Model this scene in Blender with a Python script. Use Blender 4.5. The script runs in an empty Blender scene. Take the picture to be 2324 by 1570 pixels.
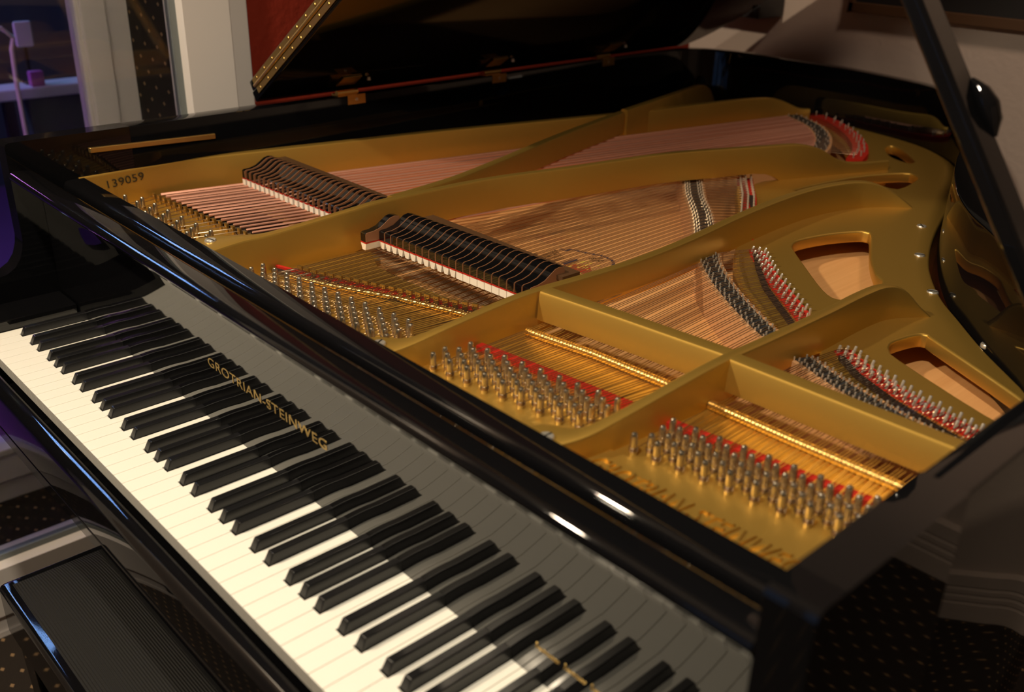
import bpy, bmesh, math, random
from mathutils import Vector, Matrix
random.seed(7)
sc = bpy.context.scene
COL = sc.collection
Z0 = 735.0                      # height of the white key tops above the floor, in mm

def P(x, y, z):                 # piano coordinates in mm -> scene metres (x along the keys, y to the tail, z above key tops)
    return Vector((x * .001, y * .001, (z + Z0) * .001))

# ------------------------------------------------------------------ camera
cam_d = bpy.data.cameras.new('camera')
cam = bpy.data.objects.new('camera', cam_d); COL.objects.link(cam)
cam_d.sensor_width = 36.0
cam_d.lens = 2231.43 * 36.0 / 2324.0
CR = [[0.6739953, 0.7383848, 0.0227643], [0.3287514, -0.2722027, -0.9043385], [-0.6615534, 0.6170037, -0.4262084]]
CC = [1520.057, -324.302, 637.261]
m = Matrix(((CR[0][0], -CR[1][0], -CR[2][0]), (CR[0][1], -CR[1][1], -CR[2][1]), (CR[0][2], -CR[1][2], -CR[2][2])))
cam.matrix_world = Matrix.Translation(P(*CC)) @ m.to_4x4()
cam_d.clip_start = .02
cam_d.dof.use_dof = True
cam_d.dof.focus_distance = 1.36
cam_d.dof.aperture_fstop = 4.0
sc.camera = cam

# ------------------------------------------------------------------ world, lamps, exposure
wd = bpy.data.worlds.new('world'); sc.world = wd
wd.use_nodes = True
wd.node_tree.nodes['Background'].inputs[0].default_value = (.25, .45, 1, 1)
wd.node_tree.nodes['Background'].inputs[1].default_value = .08
sc.view_settings.view_transform = 'Standard'
sc.view_settings.look = 'None'
sc.view_settings.gamma = 1.0
sc.view_settings.use_curve_mapping = False
sc.view_settings.exposure = 0.0

def area_light(name, loc, target, size, power, color, spread=180, sy=None):
    d = bpy.data.lights.new(name, 'AREA')
    d.size = size * .001; d.energy = power; d.color = color; d.spread = math.radians(spread)
    if sy: d.shape = 'RECTANGLE'; d.size_y = sy * .001
    o = bpy.data.objects.new(name, d); COL.objects.link(o)
    p, t = P(*loc), P(*target)
    o.location = p
    o.rotation_euler = (t - p).to_track_quat('-Z', 'Y').to_euler()
    return o
LAMP_A = (1090, -170, 1250)
LAMP_B = (60, -760, 1560)
def spot_light(name, loc, target, radius, power, color, size, blend):
    d = bpy.data.lights.new(name, 'SPOT')
    d.shadow_soft_size = radius * .001; d.energy = power; d.color = color; d.spot_size = math.radians(size); d.spot_blend = blend
    o = bpy.data.objects.new(name, d); COL.objects.link(o)
    p, t = P(*loc), P(*target)
    o.location = p; o.rotation_euler = (t - p).to_track_quat('-Z', 'Y').to_euler()
    return o
spot_light('key_lamp', LAMP_A, (900, 200, 60), 40, 50.0, (1, .87, .66), 150, .8)
area_light('spot_lamp', LAMP_B, (700, 500, 150), 90, 30.0, (1, .82, .58))
area_light('back_wall_fill', (1150, 1250, 1700), (800, 2005, 300), 200, 3.0, (1, .76, .56), 100)  # added fill to brighten the back wall, has no fixture
area_light('added_dusk_light', (250, -2750, 500), (250, 0, -300), 900, .7, (.26, .50, 1), 180, 1400)  # added blue light, shining in through an unseen front window
area_light('studio_blue_light', (-1900, 100, 1500), (-1300, 500, -100), 500, 9.0, (.25, .48, 1))
area_light('studio_purple_light', (-1100, -200, 500), (-1400, 300, -735), 300, 2.5, (.75, .25, 1))

# ------------------------------------------------------------------ materials
def mat(name, col, rough=.5, metal=0.0, spec=.5, emit=None, es=0, coat=0, trans=0):
    mt = bpy.data.materials.new(name); mt.use_nodes = True
    b = mt.node_tree.nodes['Principled BSDF']
    b.inputs['Base Color'].default_value = (*col, 1)
    b.inputs['Roughness'].default_value = rough
    b.inputs['Metallic'].default_value = metal
    b.inputs['Specular IOR Level'].default_value = spec
    b.inputs['Coat Weight'].default_value = coat
    b.inputs['Transmission Weight'].default_value = trans
    if emit:
        b.inputs['Emission Color'].default_value = (*emit, 1)
        b.inputs['Emission Strength'].default_value = es
    return mt
def nodes(mt): return mt.node_tree.nodes, mt.node_tree.links, mt.node_tree.nodes['Principled BSDF']
def add_noise_bump(mt, scale, strength, dist=.001, colvar=None):
    n, l, b = nodes(mt)
    tc = n.new('ShaderNodeTexCoord'); no = n.new('ShaderNodeTexNoise')
    no.inputs['Scale'].default_value = scale; no.inputs['Detail'].default_value = 4
    l.new(tc.outputs['Object'], no.inputs['Vector'])
    bp = n.new('ShaderNodeBump'); bp.inputs['Strength'].default_value = strength; bp.inputs['Distance'].default_value = dist
    l.new(no.outputs['Fac'], bp.inputs['Height']); l.new(bp.outputs['Normal'], b.inputs['Normal'])
    if colvar:
        mx = n.new('ShaderNodeMix'); mx.data_type = 'RGBA'
        mx.inputs['A'].default_value = (*colvar[0], 1); mx.inputs['B'].default_value = (*colvar[1], 1)
        l.new(no.outputs['Fac'], mx.inputs['Factor']); l.new(mx.outputs['Result'], b.inputs['Base Color'])

M = {}
M['black'] = mat('black_polish', (.0035, .0035, .0042), .035, 0, .5)
M['lidblack'] = mat('lid_polish', (.003, .003, .0035), .05, 0, .28)
M['blackin'] = mat('black_satin', (.006, .006, .006), .25, 0, .4)
M['gold'] = mat('gold_paint', (.64, .395, .082), .43, .86, .5)
add_noise_bump(M['gold'], 900, .05, .0004)
M['letter'] = mat('gold_leaf', (.75, .52, .18), .3, .8)
M['ivory'] = mat('white_key', (.86, .835, .765), .16, 0, .5)
M['ebony'] = mat('black_key', (.008, .008, .009), .3, 0, .45)
M['keywood'] = mat('key_wood', (.5, .35, .2), .6)
M['steel'] = mat('steel', (.74, .69, .61), .28, .75)
M['pin'] = mat('nickel_pin', (.60, .53, .42), .22, .95)
M['wire'] = mat('string_wire', (.56, .43, .30), .20, 1)
M['copper'] = mat('copper_winding', (.80, .40, .29), .42, .7)
M['brass'] = mat('brass', (.72, .47, .16), .34, .95)
M['brassold'] = mat('dark_brass', (.38, .24, .07), .35, .85)
M['red'] = mat('red_felt', (.42, .022, .012), .9, 0, .1)
add_noise_bump(M['red'], 1500, .4, .001)
M['felt'] = mat('white_felt', (.80, .72, .62), .9, 0, .1)
M['cloth'] = mat('dark_cloth', (.03, .018, .014), .9, 0, .1)
M['ink'] = mat('black_ink', (.02, .014, .006), .6)
M['wood'] = mat('soundboard_spruce', (.66, .31, .10), .42)
n, l, b = nodes(M['wood'])
tc = n.new('ShaderNodeTexCoord'); mp = n.new('ShaderNodeMapping'); mp.inputs['Rotation'].default_value = (0, 0, .75); mp.inputs['Scale'].default_value = (160, 3, 3)
no = n.new('ShaderNodeTexNoise'); no.inputs['Scale'].default_value = 1; no.inputs['Detail'].default_value = 3
rp = n.new('ShaderNodeValToRGB'); rp.color_ramp.elements[0].color = (.62, .30, .105, 1); rp.color_ramp.elements[1].color = (.80, .44, .18, 1)
l.new(tc.outputs['Object'], mp.inputs['Vector']); l.new(mp.outputs['Vector'], no.inputs['Vector'])
l.new(no.outputs['Fac'], rp.inputs['Fac']); l.new(rp.outputs['Color'], b.inputs['Base Color'])
M['damperwood'] = mat('damper_side_wood', (.26, .11, .05), .5)
M['bridgewood'] = mat('bridge_maple', (.60, .32, .15), .5)
M['blackgraph'] = mat('bridge_graphite', (.022, .023, .026), .45)
M['pvc'] = mat('window_pvc', (.74, .68, .65), .3)
M['spacer'] = mat('glass_spacer', (.18, .2, .2), .4, .3)
M['glass'] = mat('window_glass', (1, 1, 1), 0, 0, .5, trans=1)
n, l, b = nodes(M['glass'])
b.inputs['IOR'].default_value = 1.5
M['redwall'] = mat('red_plaster', (.22, .020, .008), .8, 0, .2)
add_noise_bump(M['redwall'], 60, .5, .004)
M['beige'] = mat('beige_plaster', (.50, .40, .345), .85, 0, .2)
add_noise_bump(M['beige'], 90, .35, .003)
M['ceil'] = mat('ceiling_paint', (.55, .48, .42), .9)
M['frame'] = mat('dark_brown_wood', (.075, .035, .014), .5)
M['canvas'] = mat('black_canvas', (.010, .010, .011), .55)
M['speaker'] = mat('black_cabinet', (.012, .012, .014), .45)
M['ribcloth'] = mat('ribbed_cushion', (.009, .0088, .0088), .7, 0, .3)
n, l, b = nodes(M['ribcloth'])
tc = n.new('ShaderNodeTexCoord'); wv = n.new('ShaderNodeTexWave'); wv.bands_direction = 'Y'; wv.inputs['Scale'].default_value = 95
bp = n.new('ShaderNodeBump'); bp.inputs['Strength'].default_value = .6; bp.inputs['Distance'].default_value = .0012
l.new(tc.outputs['Object'], wv.inputs['Vector']); l.new(wv.outputs['Fac'], bp.inputs['Height']); l.new(bp.outputs['Normal'], b.inputs['Normal'])
M['blue'] = mat('emblem_blue', (.03, .03, .06), .6)
M['yellow'] = mat('emblem_yellow', (.85, .62, .12), .5)
M['redink'] = mat('emblem_red', (.42, .045, .02), .5)
M['brownink'] = mat('emblem_brown', (.09, .045, .015), .6)
M['grille'] = mat('grey_partition_cloth', (.28, .23, .20), .7)
M['bluetop'] = mat('pale_desk_top', (.55, .6, .7), .5)
M['studio'] = mat('studio_dark_wall', (.10, .11, .13), .8)
M['purple'] = mat('purple_fabric', (.35, .10, .38), .8)
M['lampglass'] = mat('lamp_glass', (1, 1, 1), .4, emit=(1, .86, .62), es=12)
M['bluelamp'] = mat('studio_lamp_tube', (1, 1, 1), .4, emit=(.45, .65, 1), es=1.6)
def carpet_material():
    mt = mat('dotted_carpet', (.03, .022, .018), .95, 0, .1)
    n, l, b = nodes(mt)
    tc = n.new('ShaderNodeTexCoord'); sx = n.new('ShaderNodeSeparateXYZ')
    l.new(tc.outputs['Object'], sx.inputs['Vector'])
    def mth(op, a, bb=None):
        q = n.new('ShaderNodeMath'); q.operation = op
        for i, v in enumerate((a, bb)):
            if v is None: continue
            if isinstance(v, (int, float)): q.inputs[i].default_value = v
            else: l.new(v, q.inputs[i])
        return q.outputs[0]
    masks = []
    for ox, oy in ((0, 0), (.5, .5)):
        ax = 'XYZ'
        u = mth('ADD', mth('MULTIPLY', sx.outputs['X'], 1 / .055), 40 + ox)
        w_ = mth('ADD', mth('MULTIPLY', mth('ADD', sx.outputs['Y'], sx.outputs['Z']), 1 / .054), 40 + oy)
        du = mth('ABSOLUTE', mth('SUBTRACT', mth('FRACT', u), .5))
        dw = mth('ABSOLUTE', mth('SUBTRACT', mth('FRACT', w_), .5))
        masks.append(mth('LESS_THAN', mth('ADD', mth('MULTIPLY', du, .8), mth('MULTIPLY', dw, 1.1)), .09))
    mk = mth('MAXIMUM', masks[0], masks[1])
    no = n.new('ShaderNodeTexNoise'); no.inputs['Scale'].default_value = 700
    l.new(tc.outputs['Object'], no.inputs['Vector'])
    c1 = n.new('ShaderNodeMix'); c1.data_type = 'RGBA'
    c1.inputs['A'].default_value = (.012, .010, .010, 1); c1.inputs['B'].default_value = (.05, .038, .03, 1)
    l.new(no.outputs['Fac'], c1.inputs['Factor'])
    c2 = n.new('ShaderNodeMix'); c2.data_type = 'RGBA'; c2.inputs['B'].default_value = (.30, .19, .10, 1)
    l.new(c1.outputs['Result'], c2.inputs['A']); l.new(mk, c2.inputs['Factor']); l.new(c2.outputs['Result'], b.inputs['Base Color'])
    bp = n.new('ShaderNodeBump'); bp.inputs['Strength'].default_value = .6; bp.inputs['Distance'].default_value = .003
    l.new(no.outputs['Fac'], bp.inputs['Height']); l.new(bp.outputs['Normal'], b.inputs['Normal'])
    return mt
M['carpet'] = carpet_material()

# ------------------------------------------------------------------ mesh helpers (all coordinates in piano mm)
class MB:
    def __init__(s): s.v, s.f, s.mi = [], [], []
    def face(s, idx, mi=0): s.f.append(idx); s.mi.append(mi)
    def add(s, pts, faces, mi=0):
        o = len(s.v); s.v += [P(*p) for p in pts]
        for f in faces: s.face([i + o for i in f], mi)
    def box(s, x0, x1, y0, y1, z0, z1, mi=0):
        s.add([(x0,y0,z0),(x1,y0,z0),(x1,y1,z0),(x0,y1,z0),(x0,y0,z1),(x1,y0,z1),(x1,y1,z1),(x0,y1,z1)],
              [(0,3,2,1),(4,5,6,7),(0,1,5,4),(1,2,6,5),(2,3,7,6),(3,0,4,7)], mi)
    def prism(s, bottom, top, mi=0, mis=None):      # two equal rings of points, closed
        k = len(bottom)
        s.add(list(bottom) + list(top), [], mi)
        o = len(s.v) - 2 * k
        s.face([o + i for i in range(k)][::-1], mi); s.face([o + k + i for i in range(k)], mi)
        for i in range(k):
            j = (i + 1) % k
            s.face([o + i, o + j, o + k + j, o + k + i], mis[i] if mis else mi)
    def extrude_x(s, prof, x0, x1, mi=0, cap=None):      # profile [(y,z)] swept along x
        s.prism([(x0, y, z) for y, z in prof], [(x1, y, z) for y, z in prof], mi)
    def flat(s, poly, z0, z1, mi=0):
        s.prism([(x, y, z0) for x, y in poly], [(x, y, z1) for x, y in poly], mi)
    def loft(s, rings, closed=False, mi=0, caps=True):
        k = len(rings[0]); o = len(s.v)
        for r in rings: s.v += [P(*p) for p in r]
        nr = len(rings)
        for a in range(nr if closed else nr - 1):
            b_ = (a + 1) % nr
            for i in range(k):
                j = (i + 1) % k
                s.face([o + a*k + i, o + a*k + j, o + b_*k + j, o + b_*k + i], mi)
        if caps and not closed:
            s.face([o + i for i in range(k)][::-1], mi); s.face([o + (nr-1)*k + i for i in range(k)], mi)
    def tube(s, pts, r, k=6, mi=0):
        pts = [Vector(p) for p in pts]
        rings = []
        for i, p in enumerate(pts):
            d = (pts[min(i+1, len(pts)-1)] - pts[max(i-1, 0)]).normalized()
            up = Vector((0, 0, 1)) if abs(d.z) < .9 else Vector((1, 0, 0))
            a = d.cross(up).normalized(); c = a.cross(d).normalized()
            rr = r[i] if isinstance(r, (list, tuple)) else r
            rings.append([tuple(p + (a * math.cos(t) + c * math.sin(t)) * rr) for t in [2*math.pi*q/k for q in range(k)]])
        s.loft(rings, mi=mi)
    def lathe(s, x, y, prof, k=12, mi=0):         # [(r,z)] about a vertical axis
        rings = [[(x + r*math.cos(2*math.pi*q/k), y + r*math.sin(2*math.pi*q/k), z) for q in range(k)] for r, z in prof]
        s.loft(rings, mi=mi)
    def mesh(s, name, mats, smooth=None):
        me = bpy.data.meshes.new(name)
        me.from_pydata([tuple(v) for v in s.v], [], s.f)
        for mt in (mats if isinstance(mats, (list, tuple)) else [mats]): me.materials.append(mt)
        me.polygons.foreach_set('material_index', s.mi)
        bm = bmesh.new(); bm.from_mesh(me)
        bmesh.ops.remove_doubles(bm, verts=bm.verts, dist=1e-6)
        bmesh.ops.recalc_face_normals(bm, faces=bm.faces)
        bm.to_mesh(me); bm.free()
        if smooth is not None:
            for p in me.polygons: p.use_smooth = True
            me.set_sharp_from_angle(angle=math.radians(smooth))
        me.update()
        return me
    def build(s, name, mats, parent=None, smooth=None, bevel=None, segs=2):
        o = bpy.data.objects.new(name, s.mesh(name, mats, smooth)); COL.objects.link(o)
        if parent: o.parent = parent
        if bevel:
            md = o.modifiers.new('bevel', 'BEVEL'); md.width = bevel * .001; md.segments = segs
            md.limit_method = 'ANGLE'; md.angle_limit = math.radians(35); md.harden_normals = True
            if smooth is None:
                for p in o.data.polygons: p.use_smooth = True
                o.data.set_sharp_from_angle(angle=math.radians(50))
        return o
def put(name, mesh, parent):
    o = bpy.data.objects.new(name, mesh); COL.objects.link(o); o.parent = parent
    return o
def tag(o, label=None, cat=None, group=None, kind=None):
    for k, v in (('label', label), ('category', cat), ('group', group), ('kind', kind)):
        if v: o[k] = v
    return o
def thing(name, label, cat, group=None):
    o = bpy.data.objects.new(name, None); COL.objects.link(o); o.empty_display_size = .1
    return tag(o, label, cat, group)
def from_curve(cd, name, material, parent, mw=None):
    t = bpy.data.objects.new('tmp', cd); COL.objects.link(t)
    if mw is not None: t.matrix_world = mw
    dg = bpy.context.evaluated_depsgraph_get(); dg.update()
    me = bpy.data.meshes.new_from_object(t.evaluated_get(dg))
    if mw is not None: me.transform(mw)
    bpy.data.objects.remove(t); me.name = name
    me.materials.clear(); me.materials.append(material)
    for p in me.polygons: p.material_index = 0
    return put(name, me, parent)
def plate_shape(outer, holes, z0, z1, bev):
    cd = bpy.data.curves.new('c', 'CURVE'); cd.dimensions = '2D'; cd.fill_mode = 'BOTH'
    cd.extrude = (z1 - z0) * .0005 - bev * .001; cd.bevel_depth = bev * .001; cd.bevel_resolution = 2; cd.offset = -bev * .001
    for poly in [outer] + holes:
        sp = cd.splines.new('POLY'); sp.points.add(len(poly) - 1); sp.use_cyclic_u = True
        for q, (x, y) in zip(sp.points, poly): q.co = (x * .001, y * .001, 0, 1)
    return cd, Matrix.Translation((0, 0, ((z0 + z1) / 2 + Z0) * .001))
def text_mesh(txt, size, origin, ex, ey, material, parent, name, depth=.1, shear=0, width=None, font_scale_x=1.0):
    cd = bpy.data.curves.new('t', 'FONT'); cd.body = txt; cd.size = size * .001; cd.extrude = depth * .001; cd.shear = shear
    cd.space_character = 1.05
    ex, ey = Vector(ex).normalized(), Vector(ey).normalized(); ez = ex.cross(ey)
    o0 = P(*origin)
    t = bpy.data.objects.new('tmp', cd); COL.objects.link(t)
    dg = bpy.context.evaluated_depsgraph_get(); dg.update()
    me = bpy.data.meshes.new_from_object(t.evaluated_get(dg)); bpy.data.objects.remove(t)
    xs = [v.co.x for v in me.vertices]; w0 = max(xs) - min(xs)
    fx = width * .001 / w0 if width else font_scale_x
    mw = Matrix(((ex.x*fx, ey.x, ez.x, o0.x), (ex.y*fx, ey.y, ez.y, o0.y), (ex.z*fx, ey.z, ez.z, o0.z), (0, 0, 0, 1)))
    me.transform(mw); me.name = name; me.materials.clear(); me.materials.append(material)
    for p in me.polygons: p.material_index = 0
    return put(name, me, parent)
def catmull(pts, n=8, closed=False):
    out = []; N = len(pts)
    for i in range(N if closed else N - 1):
        p0 = pts[(i-1) % N] if closed or i > 0 else pts[i]
        p1, p2 = pts[i], pts[(i+1) % N]
        p3 = pts[(i+2) % N] if closed or i + 2 < N else pts[i+1]
        for k in range(n):
            t = k / n
            out.append(tuple(.5*((2*b_) + (-a+c)*t + (2*a-5*b_+4*c-d)*t*t + (-a+3*b_-3*c+d)*t**3) for a, b_, c, d in zip(p0, p1, p2, p3)))
    if not closed: out.append(tuple(pts[-1]))
    return out
def offset_path(pts, dist):                      # to the left of the path direction (2D)
    out = []
    for i, p in enumerate(pts):
        a = pts[max(i-1, 0)]; b_ = pts[min(i+1, len(pts)-1)]
        dx, dy = b_[0]-a[0], b_[1]-a[1]; L = math.hypot(dx, dy) or 1
        dd = dist[i] if isinstance(dist, list) else dist
        out.append((p[0] - dy/L*dd, p[1] + dx/L*dd))
    return out
def lerp(a, b_, t): return a + (b_ - a) * t
def interp(tab, x):
    if x <= tab[0][0]: return tab[0][1]
    for (x0, y0), (x1, y1) in zip(tab, tab[1:]):
        if x <= x1: return y0 + (y1 - y0) * (x - x0) / (x1 - x0)
    return tab[-1][1]

# ================================================================== ROOM
XW, XF, YB, XR, YF, ZC = -271, -505, 2005, 3300, -2600, 1765
def struct(name, mb, mt, parent=None, **k):
    o = mb.build(name, mt, parent, **k)
    if parent is None: o['kind'] = 'structure'
    return o
b = MB(); b.box(XW - 400, XR + 200, YF - 200, YB + 200, -785, -735); struct('floor', b, M['carpet'])
b = MB(); b.box(XW - 400, XR + 200, YF - 200, YB + 200, ZC, ZC + 60); struct('ceiling', b, M['ceil'])
# left wall: red beyond the window, beige on the near side
WY0, WY1, WZ0, WZ1 = -620, 627, -724, 1500
b = MB(); b.box(XF - 10, XW, WY1, YB + 100, -735, ZC); struct('wall_left', b, M['redwall'])
b = MB(); b.box(XF - 10, XW, YF, WY0, -735, ZC); b.box(XF - 10, XW, WY0, WY1, WZ1, ZC); struct('wall_left_near', b, M['beige'])
b = MB(); b.box(XF - 10, 1250, YB, YB + 120, -735, ZC); struct('wall_back', b, M['beige'])
b = MB(); b.box(1250, XR + 100, 1590, YB + 120, -735, ZC); struct('wall_back_right', b, M['beige'])
b = MB(); b.box(XR, XR + 100, YF, 1590, -735, ZC); struct('wall_right', b, M['beige'])
b = MB(); b.box(XF - 10, -200, YF - 120, YF, -735, ZC); b.box(700, XR + 100, YF - 120, YF, -735, ZC); b.box(-200, 700, YF - 120, YF, -735, -250); b.box(-200, 700, YF - 120, YF, 1250, ZC); struct('wall_front', b, M['beige'])
added_win = thing('added_window', None, None); added_win['kind'] = 'structure'  # window added out of view to bring in blue light
b = MB()
for a, c, d, e in ((-200, -130, -250, 1250), (630, 700, -250, 1250), (-130, 630, -250, -180), (-130, 630, 1180, 1250), (220, 280, -180, 1180)): b.box(a, c, YF - 90, YF - 20, d, e)
struct('window_frame', b, M['pvc'], added_win)
b = MB(); b.box(-130, 630, YF - 60, YF - 54, -180, 1180); struct('glass_pane', b, M['glass'], added_win)
b = MB()
b.extrude_x([(1590, -735), (1574, -735), (1574, -686), (1579, -681), (1574, -676), (1574, -664), (1579, -659), (1574, -654), (1574, -642), (1579, -637), (1574, -632), (1574, -600), (1590, -594)], 1250, XR)
struct('baseboard_back', b, M['beige'])
# near window of the studio: white frame with bottom rail and side stile
win = thing('window_1', None, None); win['kind'] = 'structure'
FY, FZ = 494, -578                                # glass edge of stile and of bottom rail
b = MB()
b.prism([(XW, FY, FZ), (XW, WY1, FZ), (XW, WY1, WZ0), (XW, FY, WZ0)][::-1], [(XW + 1, FY, FZ), (XW + 1, WY1, FZ), (XW + 1, WY1, WZ0), (XW + 1, FY, WZ0)][::-1])
b.box(XW - 60, XW + 10, FY + 26, WY1, WZ0, WZ1); b.box(XW - 60, XW + 22, FY, FY + 92, WZ0 + 20, WZ1)
b.box(XW - 60, XW + 10, WY0, WY1, WZ0, FZ - 60); b.box(XW - 60, XW + 22, WY0, FY + 92, WZ0 + 40, FZ)
b.box(XW - 60, XW + 10, WY0, WY0 + 110, WZ0, WZ1); b.box(XW - 60, XW + 10, WY0, WY1, WZ1 - 110, WZ1)
struct('window_frame', b, M['pvc'], win, bevel=4)
b = MB(); b.box(XW - 26, XW - 6, FY - 12, FY + 2, FZ, WZ1 - 100); b.box(XW - 26, XW - 6, WY0 + 100, FY, FZ - 2, FZ + 12); struct('glass_spacer', b, M['spacer'], win)
b = MB(); b.box(XW - 18, XW - 12, WY0 + 100, FY, FZ, WZ1 - 100); struct('glass_pane', b, M['glass'], win)
b = MB(); b.box(XW - 12, XW + 16, -1200, 640, -735, WZ0); b.box(XW, XW + 14, 640, YB, -735, -660); struct('baseboard_left', b, M['pvc'])
# carpet lined cavity between the two panes
b = MB(); b.box(XF, XW - 60, WY0, WY1, -650, -590); b.box(XF, XW - 60, FY + 2, WY1, -590, WZ1)
struct('window_reveal', b, M['carpet'])
win2 = thing('window_2', None, None); win2['kind'] = 'structure'
b = MB()
b.box(XF - 50, XF, FY - 100, FY + 30, -600, WZ1); b.box(XF - 50, XF + 8, FY - 92, FY - 42, -500, WZ1)
b.box(XF - 50, XF, WY0, FY, -592, -545); b.box(XF - 50, XF + 10, WY0, FY, -540, -470); b.box(XF - 55, XF + 16, WY0, FY - 90, -478, -462)
struct('window_frame', b, M['pvc'], win2, bevel=4)
b = MB(); b.box(XF - 24, XF - 18, WY0, FY - 95, -470, WZ1 - 100); struct('glass_pane', b, M['glass'], win2)
# studio room beyond the glass
b = MB(); b.box(-3600, XF - 60, -2200, 2600, -800, -735); struct('floor_studio', b, M['purple'])
b = MB(); b.box(-3600, -3500, -2200, 2600, -735, 1765); b.box(-3600, XF - 60, 2400, 2500, -735, 1765); b.box(-3600, XF - 60, -2300, -2200, -735, 1765)
struct('wall_studio', b, M['studio'])
b = MB(); b.box(-3600, XF - 10, -2200, 2500, 1765, 1825); struct('ceiling_studio', b, M['studio'])

# things in the studio room, seen through the window
desk = thing('studio_desk', 'narrow pale desk lit blue beyond the window glass', 'desk')
b = MB(); b.box(-1290, -1200, 330, 780, 104, 134); b.build('desk_top', M['bluetop'], desk, bevel=6)
b = MB(); b.box(-1285, -1240, 500, 700, -735, 104); b.build('desk_body', M['studio'], desk, bevel=4)
b = MB(); b.box(-1230, -1205, 430, 455, -735, 104); b.build('leg', M['speaker'], desk)
mon = thing('monitor', 'small blue square screen above the studio desk at the left edge', 'monitor')
b = MB(); b.box(-1262, -1250, 500, 545, 226, 290); b.build('screen', M['bluetop'], mon, bevel=6)
b = MB(); b.box(-1264, -1256, 518, 526, 140, 228); b.box(-1280, -1240, 505, 540, 134, 142); b.build('stand', M['speaker'], mon)
mic = thing('floor_lamp', 'slim pale floor lamp stem bent at the top, behind the glass at far left', 'lamp')
b = MB(); b.tube([(-1180, 462, -725), (-1180, 462, 150), (-1180, 466, 235), (-1180, 474, 262), (-1180, 450, 285), (-1180, 400, 290)], [6, 6, 6, 6, 6, 6], 8); b.build('stem', M['pvc'], mic, smooth=40)
b = MB(); b.lathe(-1180, 462, [(110, -735), (110, -728), (20, -722)], 20); b.build('base', M['speaker'], mic)
pb = MB(); pb.box(-1230, -1205, 505, 540, 134, 172); tag(pb.build('box', M['purple'], bevel=4), 'small purple box standing on the blue lit studio desk', 'box')
b = MB(); b.tube([(-900, 40, -250), (-900, 275, -247)], 8, 8); tag(b.build('light_tube', M['bluelamp'], smooth=40), 'bright blue light tube behind the glass left of the piano arm', 'light')
b = MB(); b.box(-1500, -1160, 230, 300, -735, -120); tag(b.build('armchair', M['purple'], bevel=30, segs=3), 'purple armchair back beyond the window beside the piano arm', 'chair')
b = MB(); b.box(-1500, -1480, 690, 880, 318, 470); tag(b.build('wall_lamp', M['bluelamp'], bevel=10), 'glowing white panel lamp at the top of the window view', 'lamp')

# picture on the back wall and a black cabinet hung next to it
pic = thing('picture', 'large dark picture in a brown wooden frame behind the prop stick', 'picture')
b = MB()
x0, x1, z0, z1 = 217, 1150, 371, 1050
for (a, c, d, e) in ((x0, x1, z0, z0 + 24), (x0, x1, z1 - 24, z1), (x0, x0 + 14, z0, z1), (x1 - 14, x1, z0, z1)): b.box(a, c, YB - 26, YB - 1, d, e)
b.build('frame', M['frame'], pic, bevel=2)
b = MB(); b.box(x0 + 10, x1 - 10, YB - 16, YB - 6, z0 + 20, z1 - 20); b.build('canvas', M['canvas'], pic)
sp = thing('loudspeaker', 'black loudspeaker box hung on the beige wall above the lid hinge end', 'loudspeaker')
b = MB(); b.box(-215, 24, YB - 110, YB - 2, 338, 760); b.build('cabinet', M['speaker'], sp, bevel=4)
b = MB(); b.box(-200, 10, YB - 114, YB - 109, 352, 745); b.build('grille', M['canvas'], sp)
# ceiling lamps whose light the two area lamps give
for (lx, ly, lz), lab in ((LAMP_A, 'square hanging lamp over the treble keys'), (LAMP_B, 'square hanging lamp over the bass keys near the camera side')):
    t = thing('pendant_lamp', lab, 'lamp', 'pendant lamps over the keyboard')
    b = MB(); b.box(lx - 70, lx + 70, ly - 70, ly + 70, lz + 30, lz + 90); b.build('shade', M['speaker'], t, bevel=5)
    b = MB(); b.tube([(lx, ly, lz + 90), (lx, ly, ZC)], 4, 6); b.build('cord', M['speaker'], t)

# ================================================================== PIANO
piano = thing('grand_piano', 'polished black grand piano with raised lid and gold iron frame', 'piano')
OUT = catmull([(-112, 300), (-114, 600), (-120, 1000), (-130, 1300), (-138, 1500), (-140, 1620), (-130, 1720), (-95, 1795), (-20, 1838), (100, 1858),
               (278, 1863), (402, 1848), (565, 1805), (690, 1715), (775, 1590), (835, 1430), (886, 1292), (911, 1226), (939, 1159), (973, 1089), (1007, 1029),
               (1047, 971), (1089, 924), (1150, 856), (1220, 785), (1275, 710), (1306, 630), (1318, 540), (1318, 420), (1318, 300)], 5)
INN = offset_path(OUT, -36)
ZR = 264
b = MB()
rings = []
for (xo, yo), (xi, yi) in zip(OUT, INN):
    def q(t, z): return (lerp(xo, xi, t), lerp(yo, yi, t), z)
    rings.append([q(0, -105), q(0, ZR - 3), q(.012, ZR - 1.4), q(.035, ZR - .4), q(.08, ZR), q(.92, ZR), q(.965, ZR - .4), q(.988, ZR - 1.4), q(1, ZR - 3), q(1, -105)])
b.loft(rings)
ARM = [(300, -105), (300, ZR), (114, ZR), (109, ZR - 2), (107, ZR - 6), (106.5, 112), (104, 98), (98, 82), (88, 69), (74, 61), (58, 58), (-6, 56), (-16, 52), (-23, 44), (-26.5, 32), (-27, -105)]
for xa, xb in ((-112, -76), (1282, 1318)):
    b.extrude_x(ARM, xa, xb)
rim = b.build('rim', M['black'], piano, smooth=18)
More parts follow.
